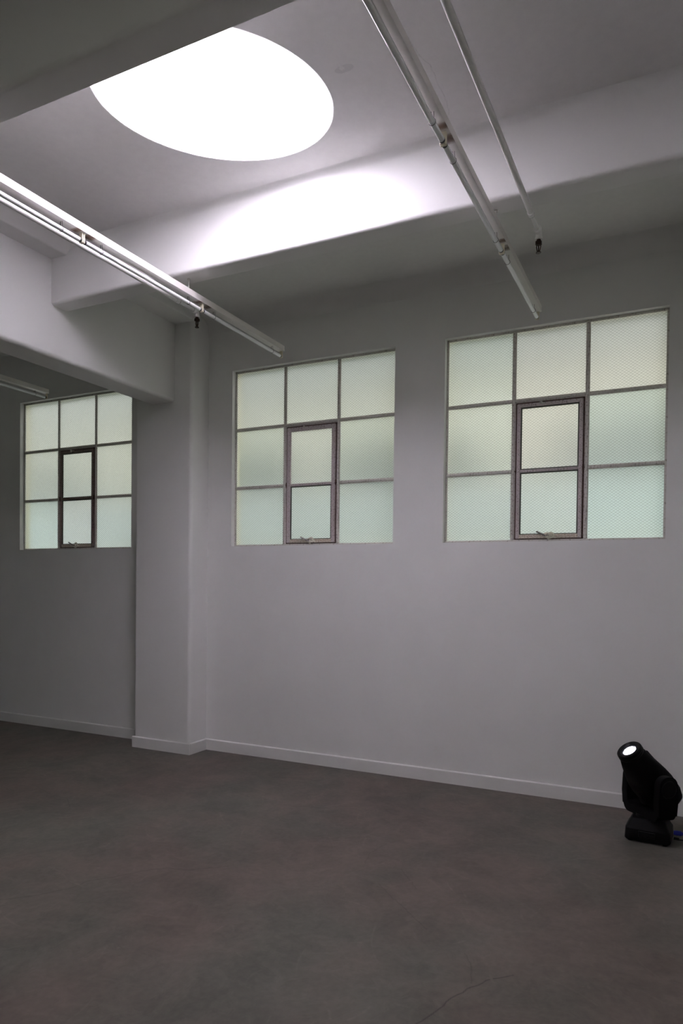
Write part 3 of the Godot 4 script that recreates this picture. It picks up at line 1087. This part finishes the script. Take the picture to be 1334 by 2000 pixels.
# ---------------------------------------------------------------- the spotlight on the floor
func build_moving_head() -> void:
	var d := (DISC - LENS).normalized()
	var pivot := LENS - d * 0.300
	var b := Vector3(d.x, 0, d.z).normalized()
	var a := Vector3(0, 1, 0).cross(b).normalized()   # the tilt axis, towards the camera and right
	if a.z < 0.0:
		a = -a
	var foot := Vector3(pivot.x, 0, pivot.z)
	var t := thing("moving_head_light", "black moving-head stage spotlight on the floor, shining up at the ceiling", "spotlight", foot)
	var rot := Basis(Vector3.UP, deg_to_rad(-4.0))
	# base
	var st := st_new()
	var xf := Transform3D(rot, Vector3(0.004, 0, 0.0))
	loft(st, [[0.012, 0.142, 0.132, 9.0], [0.020, 0.147, 0.137, 9.0], [0.090, 0.143, 0.133, 9.0], [0.098, 0.136, 0.126, 9.0], [0.150, 0.112, 0.104, 7.0], [0.156, 0.104, 0.098, 7.0]], xf * Transform3D(Basis(Vector3.RIGHT, Vector3.FORWARD, Vector3.UP), Vector3.ZERO), 40)
	obj("base", st, M.black, t)
	for sx in [-1.0, 1.0]:
		for sz in [-1.0, 1.0]:
			st = st_new()
			tube(st, [xf * Vector3(0.11 * sx, 0.0, 0.10 * sz), xf * Vector3(0.11 * sx, 0.014, 0.10 * sz)], 0.016, 12)
			obj("rubber_foot", st, M.rubber, t)
	st = st_new()
	box(st, Vector3(-0.055, 0.040, 0.130), Vector3(0.050, 0.082, 0.140), 0.004, xf)
	var panel := obj("control_panel", st, M.black_gloss, t)
	st = st_new()
	box(st, Vector3(-0.035, 0.052, 0.1395), Vector3(0.005, 0.072, 0.1412), 0.001, xf)
	obj("display", st, M.black2, panel)
	for k in 4:
		st = st_new()
		box(st, Vector3(0.016 + 0.008 * k, 0.055, 0.1395), Vector3(0.021 + 0.008 * k, 0.061, 0.1425), 0.001, xf)
		obj("button", st, M.black2, panel)
	st = st_new()
	tube(st, [Vector3(0, 0.150, 0), Vector3(0, 0.172, 0)], 0.085, 28)
	obj("pan_collar", st, M.black2, t)
	# yoke: local axes a (tilt axis), up, b
	var pv := Vector3(0, pivot.y, 0)
	st = st_new()
	var bridge := rounded([[-0.185, 0.235, 0.01], [-0.150, 0.160, 0.05], [0.150, 0.160, 0.05], [0.185, 0.235, 0.01], [0.130, 0.235, 0.0], [0.105, 0.212, 0.02], [-0.105, 0.212, 0.02], [-0.130, 0.235, 0.0]], 5)
	extrude(st, bridge, -b * 0.075, a, Vector3.UP, b * 0.150)
	obj("yoke_bridge", st, M.black, t)
	for s in [-1.0, 1.0]:
		st = st_new()
		var prof := rounded([[-0.072, 0.205, 0.0], [0.072, 0.205, 0.0], [0.080, 0.30, 0.05], [0.071, pv.y + 0.085, 0.066], [-0.071, pv.y + 0.085, 0.066], [-0.080, 0.30, 0.05]], 8)
		extrude(st, prof, a * (0.132 * s), b, Vector3.UP, a * (0.052 * s))
		var arm := obj("yoke_arm", st, M.black, t)
		st = st_new()
		loft(st, [[0.0, 0.060, 0.060, 2.0], [0.008, 0.058, 0.058, 2.0], [0.012, 0.048, 0.048, 2.0]], Transform3D(Basis(b, a.cross(b) * s, a * s).orthonormalized(), a * (0.183 * s) + pv), 28)
		obj("tilt_cover", st, M.black2, arm)
		st = st_new()
		tube(st, [pv + a * (0.105 * s), pv + a * (0.134 * s)], 0.035, 20)
		obj("tilt_axle", st, M.black_gloss, arm)
	# head, lofted along the beam
	var hx := Transform3D(Basis(a, d.cross(a), d).orthonormalized(), pv)
	st = st_new()
	loft(st, [[-0.185, 0.100, 0.106, 3.2, 0.034], [-0.13, 0.113, 0.122, 3.4, 0.028], [-0.02, 0.116, 0.128, 3.4, 0.016], [0.05, 0.114, 0.124, 3.2, 0.008], [0.13, 0.104, 0.111, 2.8, 0.003], [0.20, 0.094, 0.098, 2.3], [0.252, 0.086, 0.087, 2.0], [0.258, 0.082, 0.082, 2.0]], hx, 40)
	var head := obj("head", st, M.black, t)
	st = st_new()
	loft(st, [[-0.220, 0.060, 0.060, 2.8, 0.036], [-0.216, 0.082, 0.084, 3.0, 0.036], [-0.200, 0.096, 0.101, 3.2, 0.035], [-0.187, 0.101, 0.107, 3.2, 0.034]], hx, 36)
	obj("rear_cap", st, M.black2, head)
	for s in [-1.0, 1.0]:
		st = st_new()
		loft(st, [[-0.09, 0.022, 0.006, 4.0], [0.05, 0.020, 0.006, 4.0], [0.20, 0.012, 0.005, 4.0]], hx * Transform3D(Basis(Vector3.RIGHT, 0.0), Vector3(0, 0.014 + 0.122 * s, 0)) * Transform3D(Basis(Vector3.RIGHT, 0.15 * s), Vector3.ZERO), 12)
		obj("spine_rib", st, M.black2, head)
	st = st_new()
	# front ring with an open mouth
	var prof2 := [[0.258, 0.084], [0.262, 0.087], [0.270, 0.088], [0.274, 0.085], [0.277, 0.085], [0.281, 0.088], [0.296, 0.086], [0.302, 0.080], [0.302, 0.060], [0.296, 0.048], [0.286, 0.042]]
	ring(st, prof2, hx, 44)
	obj("front_ring", st, M.black_gloss, head)
	st = st_new()
	loft(st, [[0.282, 0.0440, 0.0440, 2.0], [0.2885, 0.0425, 0.0425, 2.0], [0.292, 0.030, 0.030, 2.0], [0.2935, 0.013, 0.013, 2.0]], hx, 40)
	tag(obj("lens", st, M.lens, head), "glowing white lens")
	# its beam
	var l := SpotLight3D.new()
	l.name = "beam_of_the_moving_head_light"
	l.light_color = Color(0.955, 0.925, 1.0)
	l.light_energy = SPOT_ENERGY
	l.light_size = 0.01
	l.spot_angle = SPOT_HALF_ANGLE
	l.spot_angle_attenuation = 0.0
	l.spot_attenuation = 2.0
	l.spot_range = 30.0
	l.shadow_enabled = true
	add_child(l)
	l.look_at_from_position(LENS + d * 0.02, DISC, Vector3.UP)

# a profile [along axis, radius] turned round the axis of xf, open at both ends
func ring(st: SurfaceTool, prof: Array, xf: Transform3D, sides: int) -> void:
	for i in prof.size() - 1:
		var e := Vector2(prof[i + 1][0] - prof[i][0], prof[i + 1][1] - prof[i][1]).normalized()
		for k in sides:
			var a0 := TAU * k / sides
			var a1 := TAU * (k + 1) / sides
			var p := []
			var n := []
			for c in [[i, a0], [i, a1], [i + 1, a1], [i + 1, a0]]:
				var v := Vector3(cos(c[1]), sin(c[1]), 0)
				p.append(xf * (v * prof[c[0]][1] + Vector3(0, 0, prof[c[0]][0])))
				n.append((xf.basis * (v * e.x + Vector3(0, 0, -e.y))).normalized())
			quadn(st, p, n)

func smooth_path(pts: Array, seg := 8) -> Array:
	var out := []
	for i in pts.size() - 1:
		var p0: Vector3 = pts[maxi(i - 1, 0)]
		var p1: Vector3 = pts[i]
		var p2: Vector3 = pts[i + 1]
		var p3: Vector3 = pts[mini(i + 2, pts.size() - 1)]
		for k in seg:
			out.append(p1.cubic_interpolate(p2, p0, p3, float(k) / seg))
	out.append(pts[pts.size() - 1])
	return out

func build_cables() -> void:
	var t := thing("power_cable", "black cable with blue plug leading off from the spotlight base", "cable", Vector3(-0.014, 0.055, 0.60))
	var st := st_new()
	loft(st, [[0.0, 0.014, 0.014, 2.0], [0.02, 0.017, 0.017, 2.0], [0.045, 0.017, 0.017, 2.0], [0.055, 0.010, 0.010, 2.0], [0.07, 0.007, 0.007, 2.0]], Transform3D(Basis(Vector3.BACK, Vector3.UP, Vector3.RIGHT), Vector3(-0.012, 0, 0)), 16)
	tag(obj("plug", st, M.blue, t), "bright blue plug")
	st = st_new()
	tube(st, smooth_path([Vector3(0.055, 0, 0), Vector3(0.10, -0.004, 0.01), Vector3(0.17, -0.022, 0.0), Vector3(0.28, -0.047, -0.05), Vector3(0.5, -0.049, 0.02), Vector3(0.9, -0.049, 0.0), Vector3(2.4, -0.049, -0.2), Vector3(3.61, -0.049, -0.2)]), 0.005, 8)
	obj("lead", st, M.rubber, t)
	var u := thing("signal_cable", "thin black cable looping on the floor beside the spotlight base", "cable", Vector3(-0.012, 0.035, 0.66))
	st = st_new()
	tube(st, smooth_path([Vector3(-0.005, 0, 0), Vector3(0.04, -0.004, 0.005), Vector3(0.09, 0.004, 0.0), Vector3(0.16, -0.012, -0.02), Vector3(0.24, -0.026, 0.03), Vector3(0.20, -0.030, 0.12), Vector3(0.11, -0.031, 0.13), Vector3(0.085, -0.031, 0.06), Vector3(0.16, -0.025, 0.0), Vector3(0.4, -0.031, 0.06), Vector3(1.2, -0.031, 0.3), Vector3(3.61, -0.031, 0.4)]), 0.004, 8)
	obj("lead", st, M.rubber, u)
	st = st_new()
	tube(st, [Vector3(-0.012, 0, 0), Vector3(0.022, -0.001, 0.002)], 0.009, 12)
	obj("connector", st, M.black2, u)
